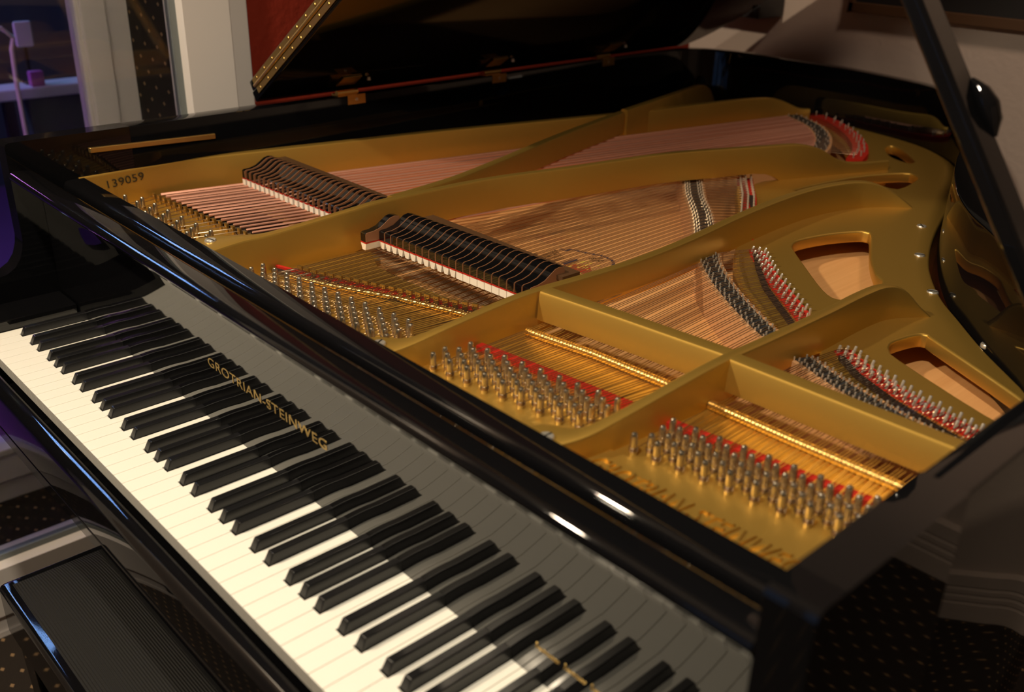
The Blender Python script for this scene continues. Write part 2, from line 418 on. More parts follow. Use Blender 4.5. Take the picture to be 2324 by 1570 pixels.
# keybed, keyslip, key blocks
b = MB(); b.box(-76, 1282, -27, 420, -108, -87); b.build('keybed', M['black'], piano, bevel=2)
b = MB(); b.extrude_x([(-6.5, -86), (-6.5, -20), (-8, -18.5), (-11, -18), (-17, -19), (-22, -22), (-25.5, -26.5), (-27, -33), (-27, -84), (-25, -86)], -75.5, 1281.5)
b.build('keyslip', M['black'], piano, smooth=30)
for xa, xb in ((-75.5, -1.8), (1226.5, 1281.5)):
    b = MB(); b.extrude_x([(-6, -86), (-6, 4), (-3, 11), (3, 15), (10, 16.3), (147, 16.3), (147, -86)], xa, xb); b.build('key_block', M['black'], piano, bevel=1.5)
# fallboard and stretcher rail
FB = [(168, -10), (150, -10), (148.6, 0), (148.2, 60), (147.9, 120), (147.5, 160), (146.5, 172), (144, 182), (138, 192), (129, 199), (119, 203.5), (111, 205.5), (107.5, 207), (105.4, 210.5), (105.2, 214.5), (106.6, 218), (109.5, 220.2), (113, 220.8),
      (120, 220.4), (136, 218.4), (140, 217.2), (142, 215), (143, 212), (148, 206), (156, 200), (165, 194), (169, 186), (169, 176)]
b = MB(); b.extrude_x(FB, -75, 1281); fall = b.build('fallboard', M['black'], piano, smooth=32)
b = MB(); b.extrude_x([(216, 110), (216, 192.5), (214.5, 194), (190, 193.6), (186, 192), (183, 188.5), (182, 183), (182, 110)], -75, 1281); b.build('stretcher_rail', M['black'], piano, smooth=32)
b = MB(); b.box(-70, 1278, 151, 182, 100, 172); b.build('filler_rail', M['blackin'], piano)
text_mesh('GROTRIAN-STEINWEG', 17.5, (457, 147.75, 83), (1, 0, 0), (0, 0, 1), M['letter'], fall, 'lettering', .12, width=270)
# dealer's transfer: small unreadable script in gold on the treble side
cd = MB()
xx = 1053
while xx < 1172:
    wl = random.choice((26, 30, 22))
    pts = []
    for k in range(int(wl * 2.2)):
        t = k / 2.2
        pts.append((xx + t + 1.6 * math.sin(t * 1.9), 148.25, 35.5 + 3.2 * abs(math.sin(t * .95)) * (1.9 if k < 6 else 1)))
    cd.tube(pts, .65, 4); xx += wl + 5
cd.build('dealer_transfer', M['letter'], fall)

# ---- keys
W = 23.55
def is_black_after(i):        # a black key stands between white key i and i+1 (0 = A)
    return i % 7 in (0, 2, 3, 5, 6) and i < 51
OFF = {0: 3.65, 2: -2.7, 3: 2.7, 5: -3.65, 6: .2}
BW, BWT = 5.9, 4.7
blk = {i: (i + 1) * W + OFF[i % 7] for i in range(51) if is_black_after(i)}
for i in range(52):
    xl, xr = i * W + .32, (i + 1) * W - .32
    tl = blk[i-1] + BW + .9 if (i - 1) in blk else xl
    tr = blk[i] - BW - .9 if i in blk else xr
    pl = [(xl, 0), (xr, 0), (xr, 50.2), (tr, 50.2), (tr, 154), (tl, 154), (tl, 50.2), (xl, 50.2)]
    b = MB()
    b.prism([(x, y + (1.4 if y == 0 else 0), -20) for x, y in pl], [(x, y, 0) for x, y in pl])
    b.build('white_key', M['ivory'], piano, bevel=.5, segs=2)
for i, xc in blk.items():
    b = MB()
    lo = [(xc - BW, 51.5, -4), (xc + BW, 51.5, -4), (xc + BW, 154, -4), (xc - BW, 154, -4)]
    md = [(xc - BW, 51.5, .6), (xc + BW, 51.5, .6), (xc + BW, 154, .6), (xc - BW, 154, .6)]
    tp = [(xc - BWT, 57.2, 12.2), (xc + BWT, 57.2, 12.2), (xc + BWT, 154, 12.2), (xc - BWT, 154, 12.2)]
    b.loft([lo, md, tp]); b.build('black_key', M['ebony'], piano, bevel=1.3, segs=3)
b = MB(); b.box(-1, 1226, 148.5, 153, -8, 0); b.build('name_felt', M['cloth'], piano)

# ---- soundboard, added light-blocking bottom, hidden action floor
SB = [p for p in INN]
SBP = [(-74, 492)] + [p for p in SB if p[1] > 495] + [(1280, 492)]
b = MB(); b.flat(SBP, 87, 95); sboard = b.build('soundboard', M['wood'], piano)
b = MB(); b.flat([(-74, 300)] + SB + [(1280, 300)], -104, -90); b.build('light_stop_board', M['blackin'], piano)  # unseen board added to keep light from leaking into the case
b = MB(); b.box(-74, 1280, 220, 500, 40, 60); b.build('action_rail', M['cloth'], piano)
b = MB(); b.box(-74, 1280, 486, 492, 60, 96); b.build('belly_rail', M['blackin'], piano)
# emblem printed on the soundboard
em = MB()
ZE = 95.5
def ribbon(pts, w, mi):
    for (ax, ay), (bx, by) in zip(pts, pts[1:]):
        dx, dy = bx-ax, by-ay; L = math.hypot(dx, dy) or 1; nx, ny = -dy/L*w, dx/L*w
        em.prism([(ax-nx, ay-ny, ZE-.4), (bx-nx, by-ny, ZE-.4), (bx+nx, by+ny, ZE-.4), (ax+nx, ay+ny, ZE-.4)], [(ax-nx, ay-ny, ZE), (bx-nx, by-ny, ZE), (bx+nx, by+ny, ZE), (ax+nx, ay+ny, ZE)], mi)
ribbon(catmull([(453, 774), (465, 775), (466, 785), (481, 790), (497, 794), (517, 802), (540, 801), (556, 790), (566, 770), (570, 745), (566, 722), (555, 706), (546, 701), (529, 695), (512, 699), (494, 708)], 4), 2.4, 0)
em.flat([(494, 710), (511, 722), (517, 742), (540, 752), (556, 740), (556, 720), (544, 704), (527, 698), (510, 702)], ZE - .3, ZE + .1, 1)
em.flat([(500, 728), (503, 760), (511, 757), (512, 726)], ZE - .2, ZE + .3, 0)
for q in range(26):
    ex_, ey_ = random.uniform(514, 552), random.uniform(708, 764)
    em.flat([(ex_, ey_), (ex_ + random.uniform(2, 5), ey_), (ex_ + random.uniform(2, 4), ey_ + random.uniform(3, 9)), (ex_, ey_ + random.uniform(3, 9))], ZE - .1, ZE + .4, 2)
for (ax, ay), (bx, by) in (((446, 694), (446, 728)), ((461, 694), (454, 765)), ((470, 690), (463, 760)), ((479, 689), (475, 757)), ((487, 693), (487, 748)), ((515, 776), (527, 796)), ((525, 772), (537, 790))):
    k = 14
    for q in range(k):
        t0, t1 = q / k, (q + random.uniform(.4, .85)) / k
        ribbon([(lerp(ax, bx, t0), lerp(ay, by, t0)), (lerp(ax, bx, t1), lerp(ay, by, t1))], 3.2, 3)
em.build('emblem', [M['blue'], M['redink'], M['yellow'], M['brownink']], sboard)

# ---- iron frame
fr = MB()
WEB = [(-75, 207), (1281, 207), (1281, 462), (1000, 458), (950, 452), (735, 440), (660, 440), (560, 432), (470, 427), (425, 430), (405, 440), (398, 455), (350, 458), (330, 350), (300, 332), (150, 346), (-40, 330), (-75, 324)]
fr.flat(WEB, 126, 138)
fr.flat([(-75, 207), (1281, 207), (1281, 352), (1100, 326), (1010, 313), (985, 309), (930, 296), (760, 272), (725, 266), (640, 254), (400, 222), (300, 232), (-75, 240)], 137, 141)
def strut(stations, mb=fr):                     # (x, y, ztop, zbot, width): x,y = right face
    xy = [(s_[0], s_[1]) for s_ in stations]
    wd_ = [s_[4] for s_ in stations]
    left = offset_path(xy, wd_)
    rings = []
    for (x, y, zt, zb, w_), (lx, ly) in zip(stations, left):
        h = min(4.0, (zt - zb) * .3)
        t = min(.28, 4.0 / w_)
        def q(t_, z): return (lerp(x, lx, t_), lerp(y, ly, t_), z)
        rings.append([q(0, zb), q(0, zt - h), q(t * .3, zt - h * .3), q(t, zt), q(1 - t, zt), q(1 - t * .3, zt - h * .3), q(1, zt - h), q(1, zb)])
    mb.loft(rings)
def path_strut(pts, n=5): strut(catmull(pts, n))
# spine flange wall
path_strut([(-73, 207, 195, 120, 4), (-75, 300, 195, 120, 4), (-74, 408, 195, 120, 10), (-56, 529, 194, 110, 16), (-27, 673, 194, 100, 16), (10, 860, 194, 96, 16), (62, 1069, 194, 96, 16), (105, 1238, 194, 96, 16),
            (132, 1350, 194, 96, 16), (152, 1475, 194, 96, 16), (180, 1620, 194, 96, 16), (205, 1700, 193, 96, 16), (222, 1738, 186, 96, 16), (238, 1764, 174, 96, 16), (250, 1782, 166, 96, 16), (264, 1800, 165, 96, 16)], 4)
# oblique bar
path_strut([(348, 520, 205, 158, 17), (340, 578, 205, 160, 17), (322, 674, 205, 160, 17), (282, 807, 205, 160, 17), (214, 1016, 205, 160, 17), (149, 1262, 206, 160, 17)], 4)
path_strut([(146, 1275, 208, 120, 17), (121, 1440, 214, 110, 17), (92, 1570, 215, 110, 17), (80, 1625, 212, 110, 17), (74, 1660, 196, 110, 17), (70, 1685, 165, 110, 17)], 4)
# bar between bass and tenor
path_strut([(346, 222, 186, 120, 58), (345, 245, 188, 120, 52), (345, 275, 190, 120, 26), (348, 310, 191, 120, 15), (352, 380, 197, 130, 14), (357, 450, 204, 140, 14), (359, 500, 207, 152, 14), (367, 684, 208, 155, 14), (401, 853, 208, 155, 14),
            (437, 1044, 208, 155, 14), (476, 1150, 208, 155, 14), (516, 1250, 207, 154, 14), (540, 1310, 206, 120, 14), (558, 1360, 194, 110, 14), (572, 1395, 174, 110, 14), (584, 1425, 163, 110, 14), (600, 1460, 160, 110, 14), (622, 1515, 160, 110, 14)], 4)
# bar between tenor and middle section
path_strut([(704, 218, 164, 120, 50), (714, 245, 166, 120, 46), (720, 275, 170, 120, 20), (722, 320, 176, 120, 14), (723, 394, 183, 120, 14), (725, 450, 187, 130, 14), (733, 540, 188, 140, 15), (735, 640, 188, 140, 15), (726, 761, 188, 140, 16), (704, 925, 188, 138, 17),
            (694, 1060, 188, 120, 18), (697, 1150, 188, 120, 18), (712, 1220, 187, 120, 18), (730, 1258, 182, 120, 18), (752, 1288, 166, 120, 18), (778, 1312, 142, 120, 18)], 4)
# bar between middle and treble section
path_strut([(958, 222, 160, 120, 46), (972, 250, 163, 120, 44), (982, 280, 166, 120, 20), (986, 320, 171, 120, 15), (991, 400, 181, 120, 15), (994, 472, 188, 130, 15), (995, 560, 188, 140, 15), (995, 680, 188, 138, 15), (993, 760, 188, 120, 16), (996, 812, 187, 120, 16), (1006, 840, 178, 120, 16), (1022, 862, 152, 120, 16), (1032, 872, 140, 120, 16)], 4)
# capo bars
for xa, xb, ya, yb in ((728, 984, 462, 482), (990, 1281, 481, 490)):
    rg = []
    for k in range(9):
        t = k / 8; x = lerp(xa, xb, t); y = lerp(ya, yb, t)
        if xa == 728: y = interp([(728, 458), (841, 472), (984, 486)], x)
        rg.append([(x, y - 3, 151), (x, y, 184), (x, y + 1.5, 187), (x, y + 4.5, 188), (x, y + 19, 188), (x, y + 22, 185), (x, y + 30, 151)])
    fr.loft(rg)
frame_o = fr.build('iron_frame', M['gold'], piano, smooth=38)
# string rest bars
def bar(pts, r, k=10):
    mb = MB(); mb.tube(pts, r, k); mb.build('string_rest', M['brass'], frame_o, smooth=50)
bar([(392, 310, 141.5), (461, 336, 141.5), (545, 376, 141.5), (640, 409, 141.5), (690, 426, 141.5)], 3.6)
bar([(734, 434, 143), (758, 437, 143), (832, 449, 143), (924, 455, 143), (982, 458, 143)], 5.6)
bar([(994, 455, 143), (1094, 457, 143), (1195, 461, 143), (1281, 464, 143)], 5.6)
# hitch plate with its openings
inner = [(1281, 548), (1225, 556), (1166, 571), (1119, 586), (1050, 614), (1009, 644), (994, 668), (978, 672), (921, 675), (878, 709), (817, 755), (760, 819), (724, 868), (702, 905), (652, 975), (600, 1050), (545, 1120), (512, 1165), (512, 1250), (560, 1420), (545, 1490), (512, 1562), (452, 1640), (382, 1706), (330, 1745), (275, 1770), (268, 1826)]
i0 = next(k for k, p in enumerate(INN) if p[0] > 268 and p[1] > 1700)
outer = [p for p in INN[i0:] if p[1] >= 520]
outer = offset_path(outer, [-11 * max(0, 1 - abs((p[1] - 1060) / 300)) ** .5 if p[0] > 700 else -1 for p in outer]) + inner
holes = [catmull([(755, 978), (748, 1009), (762, 1072), (784, 1119), (796, 1128), (808, 1118), (862, 1022), (902, 964), (926, 939), (930, 860), (918, 835), (888, 849), (816, 915), (770, 959)], 3, True),
         catmull([(1040, 750), (1037, 768), (1045, 806), (1054, 815), (1070, 806), (1193, 738), (1215, 715), (1210, 672), (1194, 667), (1069, 721), (1047, 738)], 3, True),
         catmull([(582, 1244), (604, 1410), (650, 1521), (677, 1524), (692, 1494), (700, 1407), (655, 1400), (612, 1298)], 3, True),
         catmull([(522, 1690), (524, 1718), (557, 1698), (612, 1641), (623, 1616), (612, 1606), (565, 1630)], 3, True)]
cd, mw = plate_shape(outer, holes, 121, 140, 3.0)
hp = from_curve(cd, 'hitch_plate', M['gold'], piano, mw)
for p in hp.data.polygons: p.use_smooth = True
hp.data.set_sharp_from_angle(angle=math.radians(40))
# gold ridge along the hitch plate edge and the cloth strip behind it
for line in ([(1281, 550), (1225, 560), (1166, 576), (1119, 591), (1052, 620), (1012, 650)], [(921, 681), (880, 716), (820, 762), (765, 824), (728, 874)], [(648, 985), (604, 1052), (548, 1124), (516, 1170)]):
    b = MB()
    b.tube([(x, y, 141) for x, y in line], 5, 8)
    b.loft([[(x - .5, y - 4, 104), (x - .5, y - 4, 139), (x + 2, y + 5, 139), (x + 2, y + 5, 104)] for x, y in line])
    b.build('duplex_ridge', M['gold'], hp, smooth=40)
for line in ([(1281, 570), (1225, 580), (1166, 596), (1119, 611), (1058, 640), (1022, 668)], [(935, 703), (894, 737), (836, 786), (784, 844), (745, 892)], [(655, 1010), (616, 1070), (562, 1140)]):
    b = MB()
    for (ax, ay), (bx, by) in zip(line, line[1:]):
        dx, dy = bx-ax, by-ay; L = math.hypot(dx, dy); nx, ny = -dy/L*3.5, dx/L*3.5
        b.prism([(ax-nx, ay-ny, 139), (bx-nx, by-ny, 139), (bx+nx, by+ny, 139), (ax+nx, ay+ny, 139)], [(ax-nx, ay-ny, 145), (bx-nx, by-ny, 145), (bx+nx, by+ny, 145), (ax+nx, ay+ny, 145)])
    b.build('cloth_strip', M['cloth'], hp)
# raised lettering, serial number, screws
text_mesh('GROTRIAN-STEINWEG', 40, (985, 265, 141.2), (1, .03, 0), (-.03, 1, 0), M['gold'], frame_o, 'raised_lettering', 2.4, shear=.35, width=225)
text_mesh('139059', 18.5, (-72.6, 246, 169.6), (0, 1, .082), (0, -.082, 1), M['ink'], frame_o, 'serial_number', .15, width=62)
def screw_mesh(name):
    b = MB(); b.lathe(0, 0, [(8, -Z0 - 3), (8, -Z0 + .6), (7, -Z0 + 1.8), (.1, -Z0 + 2.0)], 20)
    b.box(-7.4, 7.4, -1.0, 1.0, -Z0 + 1.2, -Z0 + 2.05, 1)
    return b.mesh(name, [M['steel'], M['blackin']], 40)
sm = screw_mesh('frame_screw')
for x, y, z in ((838, 1228, 140), (905, 1090, 140), (990, 960, 140), (1117, 845, 140), (1235, 700, 140)):
    o = put('screw', sm, hp); o.location = P(x, y, z); o.rotation_euler.z = random.uniform(0, 3)
for x, y, z in ((312, 237, 188), (690, 246, 167), (955, 250, 164)):
    o = put('screw', sm, frame_o); o.location = P(x, y, z); o.rotation_euler.z = random.uniform(0, 3)

# ---- bridges
def bridge(pts, ztop, w, name, pins=True, cap=True):
    pts = catmull(pts, 4)
    L_, R_ = offset_path(pts, w / 2), offset_path(pts, -w / 2)
    b = MB(); b.loft([[(l_[0], l_[1], 94), (l_[0], l_[1], ztop), (r_[0], r_[1], ztop), (r_[0], r_[1], 94)] for l_, r_ in zip(L_, R_)])
    o = b.build(name, M['bridgewood'], piano)
    L2, R2 = offset_path(pts, w / 2 - 6), offset_path(pts, -w / 2 + 6)
    b = MB(); b.loft([[(l_[0], l_[1], ztop - .5), (l_[0], l_[1], ztop + .6), (r_[0], r_[1], ztop + .6), (r_[0], r_[1], ztop - .5)] for l_, r_ in zip(L2, R2)])
    b.build('bridge_cap', M['blackgraph'], o)
    return o, pts
ZT = 147
br1, bp1 = bridge([(385, 1185), (448, 1120), (512, 1045), (580, 975), (640, 905), (668, 868)], ZT, 40, 'tenor_bridge')
br2, bp2 = bridge([(706, 830), (740, 790), (800, 738), (868, 690), (925, 655), (975, 632)], ZT, 36, 'middle_bridge')
br3, bp3 = bridge([(998, 622), (1035, 607), (1070, 594), (1105, 584), (1160, 570), (1230, 556), (1272, 548)], ZT, 32, 'treble_bridge')
br4, bp4 = bridge([(262, 1728), (300, 1706), (352, 1672), (400, 1624), (440, 1570), (474, 1508), (496, 1450)], 160, 38, 'bass_bridge')
def at_x(pts, x):
    best = None
    for (ax, ay), (bx, by) in zip(pts, pts[1:]):
        if min(ax, bx) <= x <= max(ax, bx) and ax != bx: return lerp(ay, by, (x - ax) / (bx - ax))
    return pts[0][1] if abs(x - pts[0][0]) < abs(x - pts[-1][0]) else pts[-1][1]
def along(pts, t):
    L = [0]
    for a, c in zip(pts, pts[1:]): L.append(L[-1] + math.hypot(c[0]-a[0], c[1]-a[1]))
    s_ = t * L[-1]
    for k in range(len(pts) - 1):
        if s_ <= L[k+1] + 1e-9:
            u = (s_ - L[k]) / (L[k+1] - L[k]); return tuple(lerp(a, c, u) for a, c in zip(pts[k], pts[k+1]))
    return tuple(pts[-1])

# ---- tuning pins
def yfront(x): return 285 + .146 * (x - 738)
def lattice(x0, x1, px, rows, ux, uy, yf, phase=0.0):
    out = []
    k0 = int(x0 / px) - 2
    for k in range(k0, int((x1 + rows * abs(ux)) / px) + 3):
        xf = k * px + phase
        for r in range(rows):
            x = xf + ux * r; y = yf(xf) + uy * r
            if x0 <= x <= x1: out.append((x, y))
    out.sort()
    return out
pins_t = lattice(364, 668, 25, 6, -13.8, 7.8, yfront, 15)
pins_m = lattice(733, 948, 25, 6, -13.8, 7.8, yfront, 13)
pins_d = lattice(1000, 1258, 25.4, 6, -13.8, 7.8, yfront, 11)
pins_b = lattice(-62, 282, 44, 3, -14.6, 14, lambda x: 252 + .04 * (x + 62), 8)
def pin_part(b, x, y, z):
    b.lathe(x, y, [(3.8, z - 2), (3.8, z + 17), (3.5, z + 20), (2.9, z + 23), (2.3, z + 23.7), (.2, z + 24)], 10)
    for k in range(3): b.lathe(x, y, [(3.7, z + 3.4 + k * 1.7), (4.9, z + 4.2 + k * 1.7), (3.7, z + 5.0 + k * 1.7)], 10, 1)
pb = MB(); pin_part(pb, 0, 0, -Z0); PINMESH = pb.mesh('tuning_pin', [M['pin'], M['wire']], 40)
near = pins_d + pins_m
single = set(near[:100]) if len(near) > 100 else set(near)
order = sorted(pins_d + pins_m + pins_t + pins_b, key=lambda p: -(p[0] - .3 * p[1]))
single = set(order[:100])
rest = MB()
for p in pins_d + pins_m + pins_t + pins_b:
    if p in single:
        o = put('tuning_pin', PINMESH, piano); o.location = P(p[0], p[1], 138); o.rotation_euler = (random.uniform(-.03, .03), random.uniform(-.03, .03), random.uniform(0, 6))
    else: pin_part(rest, p[0], p[1], 138)
o = rest.build('tuning_pins', [M['pin'], M['wire']], piano, smooth=40); o['kind'] = 'stuff'

# ---- strings
AG_T = [(366, 316), (412, 327), (509, 367), (604, 403), (652, 425), (690, 438)]
strings_single, strings_rest = 0, MB()
def string(pts, r, mt, single, name):
    b = MB(); b.tube(pts, r, 5); b.build(name, mt, piano, smooth=60)
cand = []
def section(pins, N, xa0, xa1, agy, bp, hitch, zb, tb0=0.02, tb1=.98):
    N = min(N, len(pins)); step = len(pins) / N
    res = []
    for i in range(N):
        px, py = pins[int(i * step)]
        g, s_ = divmod(i, 3); ng = max(1, (N - 1) // 3)
        t = (g + (s_ - 1) * .26 + .5) / (ng + 1)
        xa = lerp(xa0, xa1, t); ya = agy(xa)
        bx, by = along(bp, lerp(tb0, tb1, t))
        hx, hy = along(hitch, t)
        res.append((t, [(px + 3.5, py, 146), (lerp(px, xa, .8), lerp(py, ya, .8), 148.5), (xa, ya, 149.5), (bx, by, zb), (hx, hy, 147)], s_))
    return res
H_T = [(482, 1235), (520, 1185), (565, 1128), (618, 1051), (672, 968), (690, 940)]
H_M = [(738, 908), (748, 896), (804, 840), (875, 782), (932, 735), (972, 708)]
H_D = [(1012, 690), (1022, 682), (1068, 657), (1115, 638), (1157, 626), (1197, 616), (1262, 602)]
sec_t = section(pins_t, 72, 384, 690, lambda x: interp(AG_T, x) + 4, bp1, H_T, 148.5)
sec_m = section(pins_m, 51, 737, 972, lambda x: interp([(734, 434), (832, 449), (982, 458)], x), bp2, H_M, 148.5)
sec_d = section(pins_d, 63, 1002, 1266, lambda x: interp([(994, 455), (1195, 461), (1281, 464)], x), bp3, H_D, 148.5)
allw = [(0, q_) for q_ in sec_t] + [(1, q_) for q_ in sec_m] + [(2, q_) for q_ in sec_d]
pick = set()
for k, (sid, q_) in enumerate(allw):
    if sid == 0 or (sid == 1 and len(pick) < 100): pick.add(k)
for k, (sid, q_) in enumerate(allw):
    if k in pick: string(q_[1], .52, M['wire'], True, 'steel_string')
    else: strings_rest.tube(q_[1], .52, 5)
o = strings_rest.build('steel_strings', M['wire'], piano, smooth=60); o['kind'] = 'stuff'
NB = len(pins_b)
H_B = [(274, 1808), (300, 1800), (340, 1780), (394, 1738), (452, 1680), (500, 1620), (535, 1560), (556, 1500)]
bass_front = []
for i, (px, py) in enumerate(pins_b):
    t = (i + .5) / NB
    xa = lerp(-66, 322, t); ya = interp([(-66, 318), (100, 329), (205, 340), (322, 336)], xa)
    bass_front.append((xa, ya))
    bx, by = along(bp4, lerp(.01, .99, t)); hx, hy = along(H_B, t)
    r = lerp(2.9, 1.7, t)
    d = Vector((bx - xa, by - ya, 0)).normalized()
    b = MB()
    b.tube([(px + 3.5, py, 146), (xa, ya, 149), (xa + d.x * 12, ya + d.y * 12, 149.3)], .7, 5, 1)
    b.tube([(xa + d.x * 11, ya + d.y * 11, 149.3), (bx - d.x * 24, by - d.y * 24, 161)], r, 6, 0)
    b.tube([(bx - d.x * 25, by - d.y * 25, 161), (bx, by, 161.5), (hx, hy, 158)], .7, 5, 1)
    b.build('bass_string', [M['copper'], M['wire']], piano, smooth=60)
# agraffes
b = MB()
b.lathe(0, 0, [(2.6, -Z0), (2.6, -Z0 + 7)], 8); b.box(-4, 4, -1.8, 1.8, -Z0 + 6, -Z0 + 15)
AGM = b.mesh('agraffe', M['brassold'], 40)
for xa, ya in bass_front:
    o = put('agraffe', AGM, piano); o.location = P(xa, ya, 138)
for k in range(24):
    t = (k + .5) / 24; xa = lerp(384, 690, t)
    o = put('agraffe', AGM, piano); o.location = P(xa, interp(AG_T, xa) + 4, 138); o.rotation_euler.z = .35
# felts under the strings
def felt_strip(pts, w, z0, z1, name, mt):
    b = MB()
    L_, R_ = offset_path(pts, w / 2), offset_path(pts, -w / 2)
    b.loft([[(l_[0], l_[1], z0), (l_[0], l_[1], z1), (r_[0], r_[1], z1), (r_[0], r_[1], z0)] for l_, r_ in zip(L_, R_)])
    return b.build(name, mt, piano, bevel=1)
felt_strip([(350, 312), (407, 330), (507, 369), (598, 408), (690, 446)], 4.5, 138, 146.5, 'felt_strip', M['red'])
felt_strip([(352, 306), (407, 322), (507, 361), (598, 399), (690, 438)], 9, 137, 143, 'cloth_strip', M['cloth'])
felt_strip([(727, 362), (832, 376), (925, 387), (980, 394)], 11, 137, 145.6, 'felt_strip', M['red'])
felt_strip([(988, 392), (1079, 404), (1147, 411), (1196, 419), (1281, 431)], 11, 137, 145.6, 'felt_strip', M['red'])
b = MB()
for line, w in ((H_T, 30), (H_M, 24), (H_D, 22)):
    L_, R_ = offset_path(line, w / 2), offset_path(line, -w / 2)
    b.loft([[(l_[0], l_[1], 139), (l_[0], l_[1], 142), (r_[0], r_[1], 142), (r_[0], r_[1], 139)] for l_, r_ in zip(L_, R_)])
o = b.build('hitch_felt', M['red'], hp)
b = MB(); L_, R_ = offset_path(H_B, 16), offset_path(H_B, -16)
b.loft([[(l_[0], l_[1], 139), (l_[0], l_[1], 152), (r_[0], r_[1], 152), (r_[0], r_[1], 139)] for l_, r_ in zip(L_, R_)])
b.build('bass_hitch_felt', M['red'], hp)
# hitch pins (100 largest as parts) and bridge pins
hb = MB(); hb.lathe(0, 0, [(1.9, -Z0 - 1), (1.9, -Z0 + 9.5), (1.5, -Z0 + 10.4), (.1, -Z0 + 10.8)], 8)
HPM = hb.mesh('hitch_pin', M['steel'], 40)
hl = []
for line, N, offs in ((H_D, 20, (-9, 0, 9)), (H_M, 17, (-9, 0, 9)), (H_T, 22, (-10, 0, 10))):
    for k in range(N):
        for s_, of in enumerate(offs):
            t = (k + .4 + .12 * s_) / N
            x, y = along(line, t); x2, y2 = along(line, min(1, t + .01)); L = math.hypot(x2-x, y2-y) or 1
            hl.append((x - (y2-y)/L*of, y + (x2-x)/L*of, 140.5))
for k in range(NB):
    x, y = along(H_B, (k + .5) / NB); hl.append((x + (5 if k % 2 else -3), y + (5 if k % 2 else -3), 151.5))
hr = MB()
for k, p in enumerate(hl):
    if k < 100:
        o = put('hitch_pin', HPM, hp); o.location = P(*p); o.rotation_euler = (-.25, .12, 0)
    else: hr.lathe(p[0], p[1], [(1.7, p[2] - 1), (1.7, p[2] + 11), (1.2, p[2] + 12), (.1, p[2] + 12.2)], 6)
o = hr.build('hitch_pins', M['steel'], hp, smooth=40); o['kind'] = 'stuff'
for (br, bp, N, w, zt) in ((br1, bp1, 72, 18, ZT), (br2, bp2, 51, 15, ZT), (br3, bp3, 60, 14, ZT), (br4, bp4, NB, 16, 160)):
    b = MB()
    for k in range(N):
        g, s_ = divmod(k, 3)
        for side in (-1, 1):
            t = (k + .5) / N
            x, y = along(bp, t); x2, y2 = along(bp, min(1, t + .01)); L = math.hypot(x2-x, y2-y) or 1
            of = side * (w * .62) + (s_ - 1) * 4
            b.lathe(x - (y2-y)/L*of, y + (x2-x)/L*of, [(1.15, zt), (1.15, zt + 5), (.2, zt + 5.5)], 5)
    o = b.build('bridge_pins', M['steel'], br, smooth=40); o['kind'] = 'stuff'

# ---- dampers
def damper(x, y, zs, w, felt_style, bk):
    pr = [(0, 13), (0, 26), (3, 27.5), (14, 28), (26, 31), (36, 37), (44, 42), (52, 43.5), (60, 42), (62, 36), (62, 28), (88, 27), (88, 15), (60, 13)]
    b = MB()
    lo = [(x - w, y + a * 1.0, zs + c) for a, c in pr]; hi = [(x + w, y + a * 1.0, zs + c) for a, c in pr]
    b.prism(lo, hi, 0)
    k = len(pr)
    b.mi[-(k + 2)] = 1; b.mi[-(k + 1)] = 1
    o = b.build('damper', [M['black'], M['damperwood']], piano, bevel=.5, segs=1)
    f = MB()
    if felt_style == 'wedge':
        f.loft([[(x - w, y, zs + 11.6), (x + w, y, zs + 11.6), (x + w, y + 36, zs + 11.6), (x - w, y + 36, zs + 11.6)], [(x - w * .55, y + .6, zs + .8), (x + w * .55, y + .6, zs + .8), (x + w * .55, y + 36, zs + .8), (x - w * .55, y + 36, zs + .8)]])
    else:
        f.box(x - w, x + w, y, y + 36, zs + .8, zs + 11.6)
    f.build('damper_felt', M['felt'], o)
    f = MB(); f.box(x - w - .1, x + w + .1, y - .3, y + 36, zs + 11.4, zs + 13.1); f.build('red_felt_layer', M['red'], o)
for k in range(24):
    x = lerp(-18, 322, k / 23); damper(x, lerp(464, 474, k / 23), 150, 4.6, 'box', 0)
for k in range(23):
    x = 386 + 13.75 * k
    damper(x, 457 + .055 * (x - 394) - (22 if k == 0 else 0), 150, 6.6, 'wedge' if k < 13 else 'box', 0)
b = MB(); b.box(-40, 345, 520, 560, 176, 182); b.box(400, 706, 520, 552, 178, 184); b.build('damper_guide_rail', M['frame'], piano)
# hammer heads seen below the tenor strings
for k in range(23):
    x = 400 + 13.6 * k
    b = MB(); b.loft([[(x - 4.6, 449 + k * .8 + dy, z + 14) for dy, z in ((-16, 84), (-9, 100), (0, 108), (9, 100), (16, 84))], [(x + 4.6, 449 + k * .8 + dy, z + 14) for dy, z in ((-16, 84), (-9, 100), (0, 108), (9, 100), (16, 84))]])
    b.build('hammer', M['felt'], piano, smooth=50)

